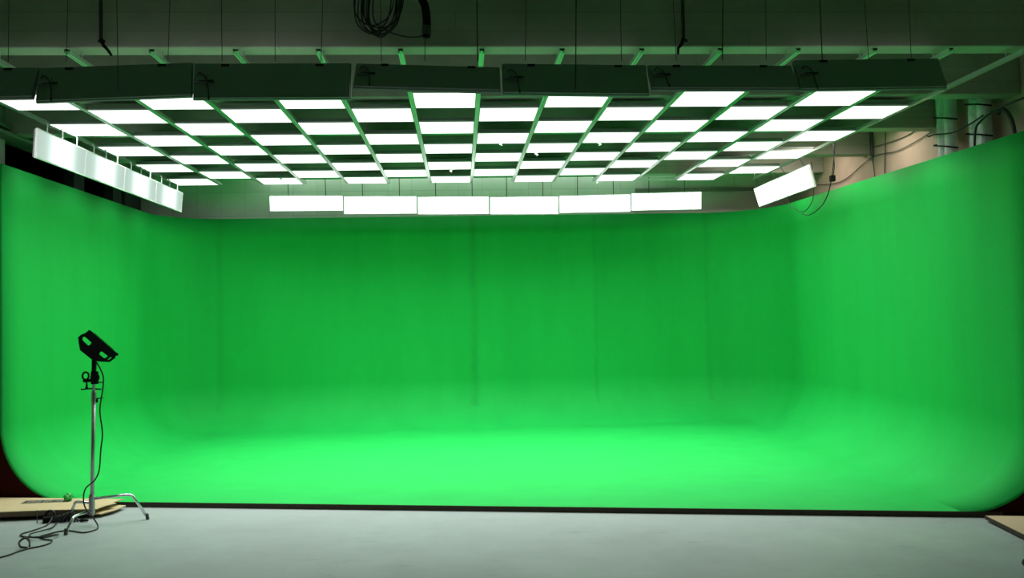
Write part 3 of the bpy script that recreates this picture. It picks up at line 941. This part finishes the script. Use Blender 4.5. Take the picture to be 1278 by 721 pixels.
# plug pile / adapter beside the cardboard
t = thing('power_adapter', 'black power adapter and plugs lying against the cardboard', 'adapter', (-3.78, 8.46, 0))
Mx = Matrix.Translation((-0.02, 0.03, 0.028)) @ Matrix.Rotation(0.35, 4, 'Z')
bm = bmesh.new(); box(bm, -0.10, 0.10, -0.035, 0.035, -0.026, 0.026, Mx)
bevel(obj('adapter_body', bm, 'black', t), 0.008)
bm = bmesh.new()
Mx = Matrix.Translation((-0.08, 0.05, 0.05)) @ Matrix.Rotation(0.5, 4, 'Y')
ringp = [Mx @ Vector((0.045 * math.cos(a), 0.0, 0.055 * math.sin(a))) for a in [2 * PI * k / 24 for k in range(25)]]
tube(bm, ringp, 0.009, 8, cap=False)
ringp = [Mx @ Vector((0.038 * math.cos(a), 0.02, 0.05 * math.sin(a))) for a in [2 * PI * k / 24 for k in range(25)]]
tube(bm, ringp, 0.009, 8, cap=False)
obj('cable_bundle', bm, 'cable', t, smooth=True)
bm = bmesh.new()
for k in range(4):
    a = 0.6 * k
    tube(bm, smooth_path([(-0.02 + 0.03 * k, -0.04, 0.012), (0.04 + 0.03 * k, 0.02 * math.sin(a), 0.06 + 0.01 * k), (0.12 + 0.02 * k, 0.03, 0.02), (0.16 + 0.02 * k, -0.03 + 0.01 * k, 0.012)], 5), 0.008, 6)
obj('lead', bm, 'cable', t, smooth=True)
obj('plug', tb([(0.23, -0.01, 0.016), (0.30, -0.02, 0.016)], [0.014, 0.010], 10), 'black', t)
obj('cable_tie', tb([(-0.14, -0.06, 0.01), (-0.145, -0.05, 0.13)], 0.004, 6), 'greycable', t)

# ================================================================== CARDBOARD, PLYWOOD AND LITTER
def slab_poly(pts, z0, z1):
    bm = bmesh.new()
    lo = [bm.verts.new((x, y, z0)) for x, y in pts]; hi = [bm.verts.new((x, y, z1)) for x, y in pts]
    bm.faces.new(lo[::-1]); bm.faces.new(hi)
    n = len(pts)
    for i in range(n): bm.faces.new((lo[i], lo[(i + 1) % n], hi[(i + 1) % n], hi[i]))
    return bm
card = thing('cardboard_sheet', 'flattened cardboard box lying on the floor at the left, printed black band', 'cardboard', (-3.9, 8.8, 0))
def rel(pts): return [(x + 3.9, y - 8.8) for x, y in pts]
top_pts = [(-5.05, 8.55), (-3.95, 8.60), (-3.46, 8.585), (-3.455, 8.66), (-3.43, 8.74), (-3.37, 8.83), (-3.42, 8.86), (-3.40, 8.97), (-3.36, 9.02), (-3.44, 9.04), (-4.1, 9.18), (-4.45, 9.25), (-5.05, 9.35)]
obj('upper_layer', slab_poly(rel(top_pts), 0.082, 0.090), 'card', card)
obj('side_wall', slab_poly(rel([(-5.05, 8.553), (-3.95, 8.603), (-3.50, 8.588), (-3.51, 8.60), (-3.95, 8.615), (-5.05, 8.565)]), 0.040, 0.0818), 'carddark', card)
low_pts = [(-4.98, 8.70), (-3.95, 8.68), (-3.43, 8.60), (-3.36, 8.75), (-3.33, 8.96), (-3.42, 8.99), (-4.4, 9.18), (-4.98, 9.25)]
obj('lower_layer', slab_poly(rel(low_pts), 0.030, 0.040), 'card', card)
obj('base_layer', slab_poly(rel([(-4.9, 8.74), (-3.6, 8.72), (-3.5, 8.98), (-4.9, 9.16)]), 0.001, 0.0298), 'carddark', card)
band = obj('printed_band', slab_poly(rel([(-4.33, 8.935), (-3.93, 8.965), (-3.93, 9.085), (-4.345, 9.085)]), 0.0902, 0.0908), 'print_', card)
bm = bmesh.new()
xg = -4.29
gi = 0
while xg < -3.97:
    wg = 0.012 + 0.010 * ((gi * 37) % 5) / 4
    y0, y1 = 8.98 + 0.004 * (gi % 3), 9.055
    if gi not in (5, 9):
        box(bm, xg + 3.9, xg + 3.9 + wg * 0.35, y0 - 8.8, y1 - 8.8, 0.0909, 0.0912)
        if gi % 2: box(bm, xg + 3.9 + wg * 0.36, xg + 3.9 + wg, y1 - 8.812, y1 - 8.8, 0.0909, 0.0912)
        if gi % 3 == 0: box(bm, xg + 3.9 + wg * 0.36, xg + 3.9 + wg, y0 - 8.8, y0 - 8.79, 0.0909, 0.0912)
    xg += wg + 0.010
    gi += 1
o = obj('print_lettering', bm, 'glyph', card); o['label'] = 'small pale lettering on the black band'
# crumpled ball of green tape
bm = bmesh.new()
bmesh.ops.create_icosphere(bm, subdivisions=3, radius=0.043)
for v in bm.verts:
    n_ = v.co.normalized()
    f_ = 1 + 0.16 * math.sin(7 * n_.x + 3 * n_.z) * math.cos(6 * n_.y - 2 * n_.x) + random.uniform(-0.06, 0.06)
    v.co = n_ * 0.043 * f_
    v.co.z *= 0.92
o = tag(obj('tape_ball', bm, 'tape'), 'crumpled ball of shiny green tape lying on the cardboard', 'tape ball')
o.location = (-3.90, 9.0, 0.129)

# plywood sheet bottom right
ply = thing('plywood_sheet', 'pale plywood sheet lying on the floor at the right edge', 'plywood', (4.7, 7.0, 0))
def relp(pts): return [(x - 4.7, y - 7.0) for x, y in pts]
pp = [(4.445, 7.352), (4.36, 6.70), (4.32, 6.40), (5.6, 6.30), (5.75, 7.08)]
o = obj('board', slab_poly(relp(pp), 0.030, 0.046), 'ply', ply)
obj('edge_band', slab_poly(relp([(4.442, 7.350), (4.316, 6.40), (4.323, 6.40), (4.449, 7.349)]), 0.016, 0.0465), 'edgewood', ply)
obj('batten', slab_poly(relp([(4.50, 7.30), (4.38, 6.45), (4.48, 6.45), (4.60, 7.28)]), 0.001, 0.0298), 'edgewood', ply)

# sandbag corner at bottom right
bm = bmesh.new()
bmesh.ops.create_uvsphere(bm, u_segments=24, v_segments=14, radius=1)
for v in bm.verts:
    x, y, z = v.co
    pw = lambda q, e: math.copysign(abs(q) ** e, q)
    v.co = (0.20 * pw(x, 0.7), 0.13 * pw(y, 0.7), 0.045 * pw(z, 0.8) + 0.006 * math.sin(9 * x + 5 * y))
bag = thing('sandbag', 'black bag corner lying on the floor at the bottom right', 'bag', (4.045, 5.93, 0.052), (0, 0, math.radians(20)))
obj('bag_body', bm, 'bag', bag, smooth=True)
obj('handle', tb(smooth_path([(-0.09, 0, 0.04), (-0.05, 0.01, 0.085), (0.05, 0.01, 0.085), (0.09, 0, 0.04)], 6), 0.010, 8), 'bag', bag, smooth=True)
